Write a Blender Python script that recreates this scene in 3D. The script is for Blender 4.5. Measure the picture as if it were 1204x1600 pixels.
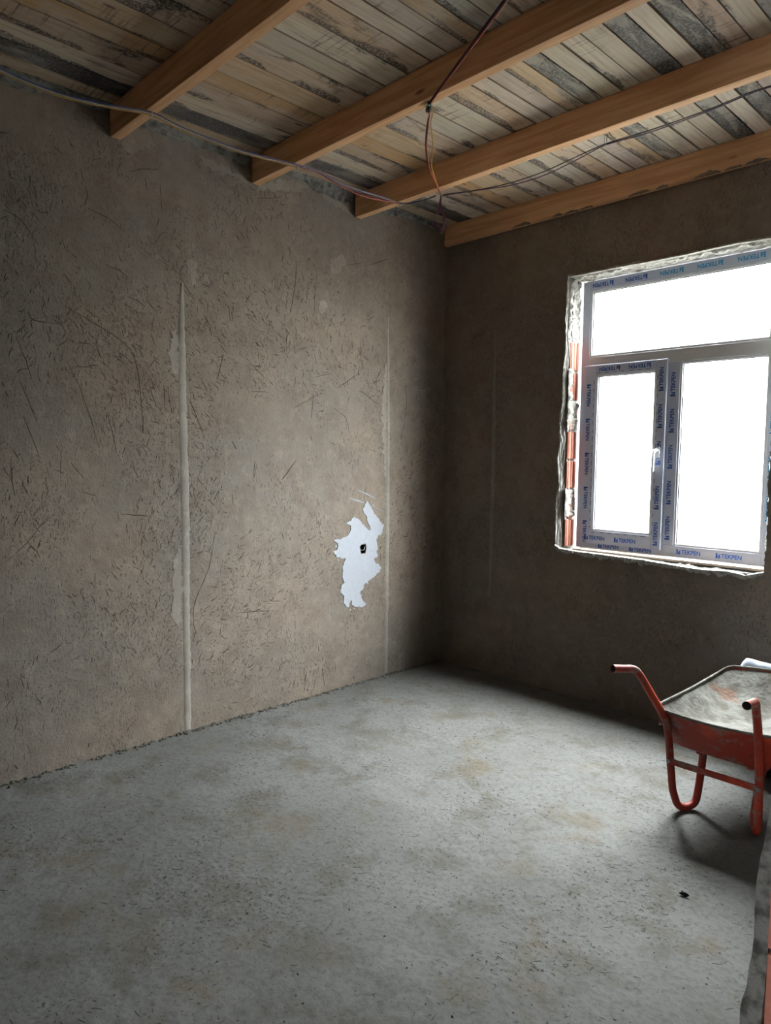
import bpy, bmesh, math, random
import numpy as np
from mathutils import Vector, Matrix

for o in list(bpy.data.objects):
    bpy.data.objects.remove(o, do_unlink=True)
SC = bpy.context.scene
COL = SC.collection

# ------------------------------------------------------------------ camera
cam_d = bpy.data.cameras.new('camera')
cam_d.sensor_fit = 'VERTICAL'
cam_d.sensor_height = 36.0
cam_d.lens = 1100.883 / 1600 * 36.0
cam_d.clip_start = 0.02
cam = bpy.data.objects.new('camera', cam_d)
COL.objects.link(cam)
_r = Vector((0.69715608, 0.71684447, 0.01036364))
_u = Vector((-0.06222603, 0.04610309, 0.9969967))
_f = Vector((-0.71421378, 0.6957072, -0.07674743))
_m = Matrix((_r, _u, -_f)).transposed().to_4x4()
_m.translation = Vector((3.551, -4.067, 1.55))
cam.matrix_world = _m
SC.camera = cam

# ------------------------------------------------------------------ sky and exposure
SKY = 138.0
world = bpy.data.worlds.new('overcast_sky')
SC.world = world
world.use_nodes = True
bg = world.node_tree.nodes['Background']
bg.inputs[0].default_value = (0.94, 0.972, 1.0, 1)
# overcast sky: the zenith three times as bright as the horizon
_wn, _wl = world.node_tree.nodes, world.node_tree.links
_tc = _wn.new('ShaderNodeTexCoord')
_sx = _wn.new('ShaderNodeSeparateXYZ')
_mr = _wn.new('ShaderNodeMapRange')
_wl.new(_tc.outputs['Generated'], _sx.inputs[0])
_wl.new(_sx.outputs[2], _mr.inputs[0])
for _i, _v in ((1, 0.0), (2, 1.0), (3, SKY * .42), (4, SKY * 1.26)):
    _mr.inputs[_i].default_value = _v
_wl.new(_mr.outputs[0], bg.inputs[1])
SC.view_settings.view_transform = 'Standard'
SC.view_settings.look = 'None'
SC.view_settings.exposure = 0.0
SC.view_settings.gamma = 1.0
SC.view_settings.use_curve_mapping = False
SC.cycles.use_denoising = True
SC.cycles.max_bounces = 7
SC.cycles.diffuse_bounces = 4
SC.cycles.transparent_max_bounces = 12
SC.cycles.sample_clamp_indirect = 6.0


def sky_portal(name, loc, rot, sx, sy):
    """daylight sampling aid in an opening: gives off no light of its own"""
    d = bpy.data.lights.new(name, 'AREA')
    d.shape = 'RECTANGLE'
    d.size, d.size_y = sx, sy
    d.cycles.is_portal = True
    o = bpy.data.objects.new(name, d)
    o.location = loc
    o.rotation_euler = rot
    COL.objects.link(o)


sky_portal('added_slit_daylight', (3.48, -6.31, 1.45), (math.radians(90), 0, 0), .46, 1.1)  # portal in the added slit that lights the partition's raw end
sky_portal('window_daylight', (1.68, 0.203, 1.84), (math.radians(-90), 0, 0), 1.2, 1.72)

# traced on the left wall, (y, z) in metres
SCR=[[(-2.775,2.26),(-2.675,2.219),(-2.582,2.175),(-2.506,2.137),(-2.451,2.09),(-2.424,2.039),(-2.403,1.92),(-2.39,1.789),(-2.384,1.667)],
[(-2.767,1.999),(-2.704,1.865),(-2.655,1.722),(-2.623,1.596)],
[(-2.993,2.087),(-2.954,1.984),(-2.929,1.898)],
[(-2.98,1.884),(-2.941,1.789),(-2.91,1.701)],
[(-2.971,1.728),(-2.936,1.63),(-2.9,1.53)],
[(-2.574,1.752),(-2.548,1.662),(-2.532,1.56)],
[(-2.454,2.251),(-2.416,2.164)],
[(-2.732,1.976),(-2.649,1.984)],
[(-2.714,2.093),(-2.652,2.101)],
[(-2.35,2.677),(-2.315,2.647),(-2.267,2.712),(-2.236,2.724)],
[(-2.661,2.845),(-2.654,2.802),(-2.669,2.748)],
[(-3.026,2.65),(-2.956,2.62),(-2.88,2.522)],
[(-2.575,2.494),(-2.5,2.477),(-2.456,2.442)],
[(-2.653,2.742),(-2.56,2.724),(-2.468,2.672)],
[(-2.441,2.977),(-2.378,3.005),(-2.286,3.031)],
[(-2.356,2.969),(-2.35,2.907)],
[(-2.275,2.954),(-2.269,2.826)],
[(-2.172,2.516),(-2.085,2.401)],
[(-2.123,1.862),(-2.066,1.748),(-2.028,1.643)],
[(-1.901,2.128),(-1.943,1.981)],
[(-2.266,1.926),(-2.262,1.819)],
[(-2.242,1.922),(-2.231,1.809)],
[(-2.35,1.925),(-2.31,1.805)],
[(-1.849,1.635),(-1.821,1.587)],
[(-2.544,1.861),(-2.556,1.812)],
[(-2.939,2.211),(-2.912,2.175),(-2.807,2.17)],
[(-1.389,2.723),(-1.413,2.528),(-1.445,2.408)],
[(-1.231,2.728),(-1.256,2.435)],
[(-0.824,2.819),(-0.617,2.908)],
[(-1.002,2.791),(-0.824,2.846)],
[(-1.06,2.0),(-0.893,2.097)],
[(-1.397,1.857),(-1.22,1.947)],
[(-1.254,1.925),(-1.271,1.797)],
[(-1.254,2.052),(-1.106,2.089)],
[(-0.854,2.001),(-0.695,1.918)],
[(-0.949,1.959),(-0.967,1.902)],
[(-0.424,2.108),(-0.411,1.973),(-0.43,1.805),(-0.471,1.683)],
[(-1.087,1.867),(-0.985,1.81),(-0.947,1.706)],
[(-1.723,1.931),(-1.595,1.934)],
[(-1.674,3.042),(-1.5,3.093)],
[(-1.9,2.128),(-1.942,1.981)],
[(-1.848,1.635),(-1.822,1.587)],
[(-1.695,1.525),(-1.711,1.424)],
[(-1.502,1.402),(-1.388,1.527)],
[(-1.729,2.097),(-1.625,2.02)],
[(-1.92,2.173),(-1.879,2.136)],
[(-2.755,1.51),(-2.698,1.431)],
[(-2.443,1.496),(-2.419,1.428)],
[(-2.512,1.246),(-2.35,1.228)],
[(-2.709,1.367),(-2.636,1.341)],
[(-2.871,1.259),(-2.958,1.143),(-3.074,1.043)],
[(-1.968,1.118),(-2.012,0.906),(-2.09,0.744),(-2.109,0.64),(-2.093,0.547)],
[(-2.537,0.721),(-2.497,0.749)],
[(-2.875,0.586),(-2.816,0.627)],
[(-2.783,0.526),(-2.732,0.545)],
[(-3.029,1.527),(-3.027,1.431),(-3.014,1.353)],
[(-2.879,1.434),(-2.868,1.362)],
[(-2.802,1.573),(-2.81,1.456)],
[(-2.382,1.755),(-2.389,1.662)],
[(-1.634,0.67),(-1.502,0.654)],
[(-1.826,0.625),(-1.558,0.603)],
[(-1.801,0.509),(-1.709,0.505)],
[(-1.394,0.926),(-1.35,0.964)],
[(-1.501,1.41),(-1.394,1.525)],
[(-1.85,1.636),(-1.825,1.588)],
[(-1.704,1.418),(-1.684,1.502)],
[(-1.852,1.334),(-1.849,1.274)],
[(-1.171,0.159),(-1.154,0.035)],
[(-1.31,0.15),(-1.318,0.078)],
[(-0.798,1.355),(-0.814,1.253)]]
PATCH= [(-0.812,1.235), (-0.788,1.252), (-0.764,1.229), (-0.733,1.183), (-0.689,1.132), (-0.635,1.075), (-0.644,1.016), (-0.681,1.005), (-0.7,0.975), (-0.687,0.929), (-0.692,0.894), (-0.686,0.857), (-0.716,0.846), (-0.71,0.818), (-0.685,0.811), (-0.651,0.781), (-0.666,0.746), (-0.696,0.736), (-0.715,0.719), (-0.751,0.708), (-0.775,0.686), (-0.811,0.677), (-0.817,0.646), (-0.841,0.636), (-0.852,0.619), (-0.835,0.604), (-0.828,0.58), (-0.81,0.555), (-0.783,0.534), (-0.81,0.524), (-0.828,0.518), (-0.858,0.531), (-0.893,0.527), (-0.916,0.548), (-0.928,0.58), (-0.945,0.556), (-0.951,0.535), (-0.974,0.547), (-0.994,0.572), (-0.992,0.615), (-1.015,0.649), (-1.012,0.687), (-0.987,0.711), (-1.004,0.739), (-1.004,0.773), (-0.999,0.825), (-0.977,0.87), (-1.053,0.886), (-1.084,0.931), (-1.05,0.941), (-1.045,0.98), (-1.09,1.009), (-1.029,1.008), (-0.989,1.018), (-0.955,1.033), (-0.933,1.062), (-0.939,1.093), (-0.99,1.113), (-0.939,1.123), (-0.928,1.149), (-0.875,1.137), (-0.852,1.123), (-0.828,1.095), (-0.78,1.052), (-0.753,1.037), (-0.768,1.087), (-0.799,1.151), (-0.829,1.187)]
HOLE= [(-0.856, 0.943), (-0.832, 0.959), (-0.803, 0.961), (-0.793, 0.929), (-0.802, 0.89), (-0.843, 0.891)]

ZB, ZC = 3.112, 3.256                    # underside of beams, underside of boards
BEAM_Y = (-2.538, -1.719, -0.925, -0.040)
RNG = np.random.default_rng(7)
random.seed(7)


# ------------------------------------------------------------------ helpers
ALB = 0.60                               # scales surface colours down so bounced light stays weak and shade deep


def lin(r, g, b, k=None):
    k = ALB if k is None else k
    def f(c):
        c /= 255.0
        return k * (c / 12.92 if c <= 0.04045 else ((c + 0.055) / 1.055) ** 2.4)
    return (f(r), f(g), f(b), 1.0)


def tag(o, label=None, cat=None, group=None, kind=None):
    if label: o['label'] = label
    if cat: o['category'] = cat
    if group: o['group'] = group
    if kind: o['kind'] = kind
    return o


def wloc(o):
    p = Vector((0, 0, 0))
    while o is not None:
        p = p + o.location
        o = o.parent
    return p


def empty(name, loc, parent=None):
    o = bpy.data.objects.new(name, None)
    o.empty_display_size = 0.1
    COL.objects.link(o)
    o.parent = parent
    o.location = Vector(loc) - (wloc(parent) if parent else Vector((0, 0, 0)))
    return o


def mk(name, V, F, mat, parent=None, smooth=False):
    """one mesh object from world-space vertices, its origin at the middle of its box"""
    V = np.asarray(V, dtype=float).reshape(-1, 3)
    c = (V.min(0) + V.max(0)) / 2
    me = bpy.data.meshes.new(name)
    me.from_pydata((V - c).tolist(), [], [list(f) for f in F])
    me.materials.append(mat)
    if smooth:
        me.polygons.foreach_set('use_smooth', [True] * len(me.polygons))
    me.update()
    o = bpy.data.objects.new(name, me)
    COL.objects.link(o)
    o.parent = parent
    o.location = Vector(c) - (wloc(parent) if parent else Vector((0, 0, 0)))
    return o


def share(src, name, c, parent=None, rot=None):
    o = bpy.data.objects.new(name, src)
    COL.objects.link(o)
    o.parent = parent
    o.location = Vector(c) - (wloc(parent) if parent else Vector((0, 0, 0)))
    if rot: o.rotation_euler = rot
    return o


class MB:
    def __init__(s):
        s.V, s.F = [], []

    def add(s, V, F):
        b = len(s.V)
        s.V += [tuple(v) for v in V]
        s.F += [tuple(i + b for i in f) for f in F]
        return s

    def box(s, x0, x1, y0, y1, z0, z1):
        return s.add([(x0, y0, z0), (x1, y0, z0), (x1, y1, z0), (x0, y1, z0), (x0, y0, z1), (x1, y0, z1), (x1, y1, z1), (x0, y1, z1)],
                     [(0, 3, 2, 1), (4, 5, 6, 7), (0, 1, 5, 4), (1, 2, 6, 5), (2, 3, 7, 6), (3, 0, 4, 7)])

    def tube(s, pts, r, n=8, caps=True):
        P = [Vector(p) for p in pts]
        rings, prev = [], None
        for i, p in enumerate(P):
            t = (P[min(i + 1, len(P) - 1)] - P[max(i - 1, 0)]).normalized()
            if prev is None:
                a = t.orthogonal().normalized()
            else:
                a = (prev - t * prev.dot(t)).normalized()
            prev = a
            b = t.cross(a)
            rr = r[i] if isinstance(r, (list, tuple)) else r
            rings.append([p + (a * math.cos(2 * math.pi * k / n) + b * math.sin(2 * math.pi * k / n)) * rr for k in range(n)])
        V = [v for q in rings for v in q]
        F = [(i * n + k, i * n + (k + 1) % n, (i + 1) * n + (k + 1) % n, (i + 1) * n + k) for i in range(len(P) - 1) for k in range(n)]
        if caps:
            F += [tuple(range(n))[::-1], tuple((len(P) - 1) * n + k for k in range(n))]
        return s.add(V, F)

    def build(s, name, mat, parent=None, smooth=False, bevel=0.0):
        o = mk(name, s.V, s.F, mat, parent, smooth)
        if bevel:
            m = o.modifiers.new('bevel', 'BEVEL')
            m.width = bevel
            m.segments = 2
            m.limit_method = 'ANGLE'
        return o


def spline(pts, n=10):
    """Catmull-Rom through the points"""
    P = [np.array(p, float) for p in pts]
    P = [2 * P[0] - P[1]] + P + [2 * P[-1] - P[-2]]
    out = []
    for i in range(1, len(P) - 2):
        a, b, c, d = P[i - 1:i + 3]
        for k in range(n):
            t = k / n
            out.append(0.5 * ((2 * b) + (c - a) * t + (2 * a - 5 * b + 4 * c - d) * t * t + (3 * b - a - 3 * c + d) * t ** 3))
    out.append(P[-2])
    return out


TABLES = {}


def vnoise(u, v, seed):
    if seed not in TABLES:
        TABLES[seed] = np.random.default_rng(seed).random((256, 256))
    r = TABLES[seed]
    u, v = np.asarray(u, float), np.asarray(v, float)
    i, j = np.floor(u).astype(int), np.floor(v).astype(int)
    a, b = u - i, v - j
    a, b = a * a * (3 - 2 * a), b * b * (3 - 2 * b)
    g = lambda p, q: r[p % 256, q % 256]
    return (g(i, j) * (1 - a) + g(i + 1, j) * a) * (1 - b) + (g(i, j + 1) * (1 - a) + g(i + 1, j + 1) * a) * b


def fbm(u, v, f, seed, o=4, gain=.5):
    s, amp = 0, 1
    for k in range(o):
        s = s + amp * (vnoise(np.asarray(u) * f + 31.7 * k, np.asarray(v) * f + 17.3 * k, seed + k) - .5)
        f *= 2.03
        amp *= gain
    return s


def h_wall(a, z, seed):
    """relief of trowelled clay plaster in metres: low waves, trowel ridges, crumbs"""
    h = 0.010 * fbm(a, z, 1.6, seed, 3) + 0.0035 * fbm(a, z, 14, seed + 9, 3)
    h = h + 0.0012 * np.abs(fbm(np.asarray(a) + .6 * np.asarray(z), np.asarray(z) * 3, 9, seed + 20, 2))
    return h


def h_floor(x, y):
    h = 0.012 * fbm(x, y, 1.4, 301, 3) + 0.0022 * fbm(x, y, 9, 311, 3)
    rough = np.clip(fbm(x, y, 2.2, 321, 2) * 2.5 + .35, 0, 1)
    h = h + rough * 0.0026 * fbm(x, y, 30, 331, 3, .6)
    return h - 0.006


# ------------------------------------------------------------------ materials
class NT:
    def __init__(s, name):
        s.m = bpy.data.materials.new(name)
        s.m.use_nodes = True
        s.t = s.m.node_tree
        s.n = s.t.nodes
        s.b = s.n['Principled BSDF']
        s.pos = s.n.new('ShaderNodeNewGeometry').outputs['Position']

    def put(s, inp, v):
        if hasattr(v, 'links'):
            s.t.links.new(v, inp)
        else:
            inp.default_value = v

    def vec(s, scale, rot=(0, 0, 0), src=None, loc=(0, 0, 0)):
        n = s.n.new('ShaderNodeMapping')
        s.put(n.inputs['Vector'], src or s.pos)
        n.inputs['Scale'].default_value = scale
        n.inputs['Rotation'].default_value = rot
        n.inputs['Location'].default_value = loc
        return n.outputs[0]

    def noise(s, scale, detail=4, rough=.55, vec=None, dist=0):
        n = s.n.new('ShaderNodeTexNoise')
        s.put(n.inputs['Vector'], vec or s.pos)
        n.inputs['Scale'].default_value = scale
        n.inputs['Detail'].default_value = detail
        n.inputs['Roughness'].default_value = rough
        n.inputs['Distortion'].default_value = dist
        return n.outputs[0]

    def voro(s, scale, vec=None, feature='F1', out=0):
        n = s.n.new('ShaderNodeTexVoronoi')
        n.feature = feature
        s.put(n.inputs['Vector'], vec or s.pos)
        n.inputs['Scale'].default_value = scale
        return n.outputs[out]

    def ramp(s, v, a, b, lo=0.0, hi=1.0):
        n = s.n.new('ShaderNodeMapRange')
        n.interpolation_type = 'SMOOTHSTEP'
        s.put(n.inputs[0], v)
        for i, q in zip((1, 2, 3, 4), (a, b, lo, hi)):
            s.put(n.inputs[i], q)
        return n.outputs[0]

    def math(s, op, a, b=0.0):
        n = s.n.new('ShaderNodeMath')
        n.operation = op
        s.put(n.inputs[0], a)
        s.put(n.inputs[1], b)
        return n.outputs[0]

    def mix(s, f, a, b, mode='MIX'):
        n = s.n.new('ShaderNodeMix')
        n.data_type = 'RGBA'
        n.blend_type = mode
        s.put(n.inputs[0], f)
        s.put(n.inputs[6], a)
        s.put(n.inputs[7], b)
        return n.outputs[2]

    def bump(s, h, strength=.5, dist=.01, nrm=None):
        n = s.n.new('ShaderNodeBump')
        n.inputs['Strength'].default_value = strength
        n.inputs['Distance'].default_value = dist
        s.put(n.inputs['Height'], h)
        if nrm: s.put(n.inputs['Normal'], nrm)
        return n.outputs[0]

    def done(s, col, rough=.9, nrm=None, spec=.2, metal=0.0):
        s.put(s.b.inputs['Base Color'], col)
        s.put(s.b.inputs['Roughness'], rough)
        s.put(s.b.inputs['Specular IOR Level'], spec)
        s.put(s.b.inputs['Metallic'], metal)
        if nrm: s.put(s.b.inputs['Normal'], nrm)
        return s.m


def plaster(name, base, alt, fleck=.55, rough_bump=.95):
    k = NT(name)
    big = k.noise(1.1, 3, .5)
    mid = k.noise(6, 4, .6)
    fine = k.noise(70, 3, .6)
    c = k.mix(k.ramp(big, .38, .62), base, alt)
    c = k.mix(k.ramp(mid, .38, .68, 0, .55), c, (base[0] * .68, base[1] * .66, base[2] * .64, 1))
    c = k.mix(k.ramp(k.noise(15, 4, .65), .50, .68, 0, .35), c, (base[0] * 1.25, base[1] * 1.25, base[2] * 1.25, 1))
    c = k.mix(k.ramp(fine, .45, .75, 0, .22), c, (base[0] * .6, base[1] * .58, base[2] * .55, 1))
    # straw flecks: stretched spots in three directions, gathered in drifts
    drift = k.ramp(k.noise(2.6, 3, .6), .42, .62)
    spots = None
    for rot, sc in (((.35, .35, .2), (150, 150, 34)), ((-.6, .7, .4), (140, 140, 40)), ((1.1, .2, 1.0), (160, 160, 45))):
        v = k.noise(1, 2, .5, k.vec(sc, rot))
        q = k.ramp(v, .63, .70)
        spots = q if spots is None else k.math('MAXIMUM', spots, q)
    spots = k.math('MULTIPLY', spots, k.math('ADD', k.math('MULTIPLY', drift, .8), .2))
    c = k.mix(k.math('MULTIPLY', spots, fleck), c, (base[0] * .25, base[1] * .22, base[2] * .2, 1))
    h = k.math('SUBTRACT', k.math('ADD', k.math('MULTIPLY', mid, .5), k.math('MULTIPLY', fine, .35)), k.math('MULTIPLY', spots, .6))
    return k.done(c, .93, k.bump(h, rough_bump, .008), .15)


def simple(name, col, rough=.8, var=.25, scale=30, bump=.2, spec=.2, metal=0.0):
    k = NT(name)
    n = k.noise(scale, 4, .6)
    c = k.mix(k.ramp(n, .3, .7, 0, 1), col, tuple(v * (1 - var) for v in col[:3]) + (1,))
    return k.done(c, rough, k.bump(n, bump, .004) if bump else None, spec, metal)


def mortar(name, col, dirt):
    k = NT(name)
    a = k.noise(28, 5, .48)
    b = k.noise(160, 3, .6)
    c = k.mix(k.ramp(a, .4, .7), col, dirt)
    c = k.mix(k.ramp(b, .55, .75, 0, .5), c, tuple(v * .5 for v in dirt[:3]) + (1,))
    h = k.math('ADD', a, k.math('MULTIPLY', b, .4))
    return k.done(c, .95, k.bump(h, .8, .01), .1)


def pine(name, base, dark, axis='X'):
    k = NT(name)
    oi = k.n.new('ShaderNodeObjectInfo')
    add = k.n.new('ShaderNodeVectorMath')
    add.operation = 'ADD'
    k.put(add.inputs[0], k.pos)
    sc = k.n.new('ShaderNodeVectorMath')
    sc.operation = 'SCALE'
    k.put(sc.inputs[0], (3.1, 7.7, 5.3))
    k.put(sc.inputs['Scale'], oi.outputs['Random'])
    k.put(add.inputs[1], sc.outputs[0])
    src = add.outputs[0]
    s = (1.2, 22, 22) if axis == 'X' else (22, 1.2, 22)
    g = k.noise(1.6, 4, .6, k.vec(s, src=src), .6)
    w = k.noise(9, 3, .5, k.vec((.25, 1, 1) if axis == 'X' else (1, .25, 1), src=src))
    c = k.mix(k.ramp(g, .35, .68), base, dark)
    c = k.mix(k.ramp(w, .4, .7, 0, .35), c, (base[0] * .62, base[1] * .55, base[2] * .5, 1))
    kn = k.voro(2.3, k.vec((.9, 3.0, 3.0) if axis == 'X' else (3, .9, 3), src=src))
    c = k.mix(k.ramp(kn, .05, .11, .9, 0), c, (dark[0] * .25, dark[1] * .18, dark[2] * .15, 1))
    return k.done(c, .7, k.bump(g, .15, .004), .25)


def plank_mat():
    """reused formwork boards: tone and amount of cement staining come from each board's own colour"""
    k = NT('formwork_board')
    oi = k.n.new('ShaderNodeObjectInfo')
    tone, amount = oi.outputs['Color'], oi.outputs['Alpha']
    sh = k.n.new('ShaderNodeCombineXYZ')
    k.put(sh.inputs[1], k.math('MULTIPLY', oi.outputs['Random'], 37.0))
    add = k.n.new('ShaderNodeVectorMath')
    k.put(add.inputs[0], k.pos)
    k.put(add.inputs[1], sh.outputs[0])
    src = add.outputs[0]
    g = k.noise(1.5, 5, .6, k.vec((42, 2.0, 10), src=src), .5)
    c = k.mix(k.ramp(g, .38, .74, 0, .55), tone, (.26, .165, .095, 1))
    kn = k.voro(2.0, k.vec((4.5, 1.3, 1), src=src))
    c = k.mix(k.ramp(kn, .04, .10, .8, 0), c, (.05, .025, .015, 1))
    # cement stain: broad grey clouds, speckle, and runs across the board
    cloud = k.noise(3.0, 5, .70, k.vec((2.6, .8, 1), src=src), .5)
    tc = k.n.new('ShaderNodeTexCoord')
    sp = k.n.new('ShaderNodeSeparateXYZ')
    k.put(sp.inputs[0], tc.outputs['Generated'])
    leak = k.math('MULTIPLY', k.ramp(sp.outputs[0], .42, .02), k.ramp(k.noise(1.7, 3, .6, src), .43, .57))   # grout that leaked through the joint along one edge
    leak = k.math('MULTIPLY', leak, k.math('ADD', k.math('MULTIPLY', amount, .38), .08))
    thr = k.math('SUBTRACT', k.math('SUBTRACT', .735, k.math('MULTIPLY', amount, .34)), leak)
    st = k.ramp(cloud, thr, k.math('ADD', thr, .11))
    spk = k.noise(85, 3, .7, src)
    st = k.math('MULTIPLY', st, k.ramp(spk, .34, .56, .2, 1))
    run = k.noise(1.0, 3, .6, k.vec((5, 75, 1), src=src))
    rmask = k.ramp(k.noise(2.4, 2, .5, src), .50, .60)
    runs = k.math('MULTIPLY', k.ramp(run, .54, .64), k.math('MULTIPLY', rmask, k.math('ADD', k.math('MULTIPLY', amount, .7), .25)))
    st = k.math('MAXIMUM', st, runs)
    c = k.mix(k.math('MULTIPLY', st, .9), c, (.035, .035, .038, 1))
    pale = k.ramp(k.noise(4.5, 3, .5, k.vec((1.5, .6, 1), src=src)), .52, .68, 0, .35)
    c = k.mix(pale, c, (.56, .53, .49, 1))
    return k.done(c, .85, k.bump(g, .25, .004), .15)


def floor_mat():
    k = NT('raw_concrete_screed')
    big = k.noise(.9, 4, .55)
    mid = k.noise(4.5, 5, .65, dist=.4)
    fine = k.noise(55, 4, .48)
    c = k.mix(k.ramp(big, .38, .62), lin(132, 131, 129), lin(118, 117, 114))
    c = k.mix(k.ramp(mid, .46, .68, 0, .8), c, lin(103, 99, 90))
    c = k.mix(k.ramp(k.noise(2.7, 5, .65), .53, .70, 0, .6), c, lin(112, 99, 80))
    c = k.mix(k.ramp(fine, .42, .7, 0, .4), c, lin(88, 86, 80))
    patch = k.ramp(k.noise(2.3, 4, .6), .47, .60)
    crumb = k.voro(48, k.vec((1, 1, .3)))
    pits = k.ramp(k.noise(1, 3, .6, k.vec((62, 58, 20), (0, 0, .6)), .8), .615, .675)
    pits = k.math('MULTIPLY', pits, k.math('ADD', k.math('MULTIPLY', patch, .85), .15))
    c = k.mix(k.math('MULTIPLY', pits, .7), c, lin(62, 58, 52))
    h = k.math('ADD', k.math('MULTIPLY', mid, .16), k.math('MULTIPLY', fine, .13))
    h = k.math('SUBTRACT', h, k.math('MULTIPLY', pits, .6))
    h = k.math('ADD', h, k.math('MULTIPLY', k.math('MULTIPLY', crumb, patch), .16))
    return k.done(c, .88, k.bump(h, .9, .012), .2)


def glass_mat():
    k = NT('window_glass')
    t = k.n.new('ShaderNodeBsdfTransparent')
    g = k.n.new('ShaderNodeBsdfGlossy')
    g.inputs['Roughness'].default_value = .02
    t.inputs[0].default_value = (.96, .98, .97, 1)
    fr = k.n.new('ShaderNodeFresnel')
    fr.inputs[0].default_value = 1.30
    geo = k.n.new('ShaderNodeNewGeometry')
    front = k.math('SUBTRACT', 1.0, geo.outputs['Backfacing'])
    mx = k.n.new('ShaderNodeMixShader')
    k.put(mx.inputs[0], k.math('MULTIPLY', fr.outputs[0], front))
    k.put(mx.inputs[1], t.outputs[0])
    k.put(mx.inputs[2], g.outputs[0])
    k.t.links.new(mx.outputs[0], k.n['Material Output'].inputs[0])
    return k.m


M = {}
M['clay'] = plaster('clay_plaster', lin(158, 144, 130), lin(145, 136, 127))
M['clay_back'] = M['clay']
M['strip'] = plaster('smooth_beacon_plaster', lin(178, 170, 160), lin(158, 151, 142), .25, .5)
M['smear'] = plaster('fresh_mortar_smear', lin(178, 168, 157), lin(158, 149, 139), .25, .6)
M['gypsum'] = simple('white_gypsum', lin(226, 230, 240, .42), .8, .06, 40, .15)
M['straw'] = simple('dark_straw', lin(84, 73, 62), .9, .5, 60, 0)
M['straw_fine'] = simple('fine_straw', lin(100, 91, 80), .9, .5, 60, 0)
M['groove'] = simple('scratch_shade', lin(78, 68, 58), .95, .3, 60, 0)
M['pit'] = simple('floor_pit_and_crumb', lin(112, 108, 98), .95, .4, 70, 0)
M['crumb'] = simple('mortar_crumb', lin(120, 116, 108), .95, .4, 50, .3)
M['floor'] = floor_mat()
M['beam'] = pine('planed_pine', (.72, .44, .25, 1), (.54, .30, .15, 1))
M['plank'] = plank_mat()
M['dark_void'] = simple('roof_underlay', lin(40, 36, 32), .95, .2, 20, 0)
M['mortar'] = mortar('pale_mortar', lin(208, 205, 198, .62), lin(172, 168, 158, .62))
M['mortar_grey'] = mortar('grey_mortar', lin(150, 148, 142), lin(88, 86, 80))
M['brick'] = simple('red_hollow_brick', lin(214, 140, 120, .68), .85, .18, 35, .25)
M['upvc'] = simple('white_upvc', lin(226, 228, 234, 1), .35, .03, 10, 0, .5)
M['film'] = simple('protective_film', lin(206, 213, 234, 1), .4, .06, 14, 0, .5)
M['ink'] = simple('blue_ink', lin(44, 84, 160, 1), .6, .1, 20, 0)
M['ink_glare'] = simple('glare_blue_ink', lin(60, 150, 200, 1), .6, .1, 20, 0)  # same ink with window glare painted into its colour
M['gasket'] = simple('black_gasket', lin(40, 42, 46), .7, .1, 20, 0)
M['glass'] = glass_mat()
M['sill'] = simple('pale_sill_board', lin(214, 196, 178, 1), .8, .15, 20, .1)
M['plain_wall'] = simple('grey_render', lin(140, 134, 126), .95, .2, 8, .2)
M['house'] = simple('added_house_render', lin(174, 172, 166, 1), .95, .1, 2, 0)
M['ground'] = simple('pale_gravel', lin(214, 212, 206, 1), .95, .12, 3, 0)
M['wire_white'] = simple('white_wire', lin(208, 202, 190), .5, .05, 20, 0, .4)
M['wire_blue'] = simple('blue_wire', lin(54, 74, 140), .5, .05, 20, 0, .4)
M['wire_red'] = simple('red_wire', lin(170, 56, 44), .5, .05, 20, 0, .4)
M['wire_yellow'] = simple('yellow_wire', lin(196, 150, 60), .5, .05, 20, 0, .4)
M['wire_purple'] = simple('violet_wire', lin(92, 62, 96), .5, .05, 20, 0, .4)
M['wire_dark'] = simple('dark_wire', lin(42, 32, 34), .5, .05, 20, 0, .4)
M['tape_green'] = simple('green_tie', lin(70, 170, 140), .5, .05, 20, 0, .4)
M['clip'] = simple('white_clip', lin(226, 226, 226), .5, .03, 20, 0, .4)
M['rubber_and_holes'] = simple('black_rubber_and_holes', lin(26, 26, 28), .75, .2, 30, .1)  # tyre black, also used inside the socket hole and open tube ends
M['sack'] = simple('pale_blue_sack', lin(196, 206, 224, 1), .6, .1, 12, .3)
M['bolt'] = simple('bare_steel', lin(170, 168, 164), .4, .2, 30, 0, .5, .8)
M['ash'] = simple('black_lump', lin(22, 21, 20), .9, .3, 60, .3)


def painted_steel():
    k = NT('worn_red_paint')
    n = k.noise(11, 5, .7)
    f = k.noise(70, 3, .6)
    c = k.mix(k.ramp(k.noise(5, 3, .5), .35, .48), lin(176, 62, 36, 1), lin(140, 46, 30, 1))
    c = k.mix(k.ramp(n, .52, .64, 0, .8), c, lin(150, 132, 122))
    c = k.mix(k.ramp(f, .58, .72, 0, .6), c, lin(92, 52, 38))
    return k.done(c, .55, k.bump(n, .15, .003), .35)


def tray_inner():
    k = NT('mortar_caked_steel')
    n = k.noise(14, 5, .48)
    f = k.noise(60, 4, .48)
    c = k.mix(k.ramp(n, .38, .66), lin(190, 188, 180, .28), lin(150, 144, 132, .28))
    c = k.mix(k.ramp(f, .55, .74, 0, .7), c, lin(92, 86, 76))
    c = k.mix(k.ramp(k.noise(6, 4, .6), .6, .72, 0, .55), c, lin(148, 104, 82))
    h = k.math('ADD', n, k.math('MULTIPLY', f, .5))
    return k.done(c, .9, k.bump(h, .7, .010), .15)


M['red'] = painted_steel()
M['tray_in'] = tray_inner()


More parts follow.
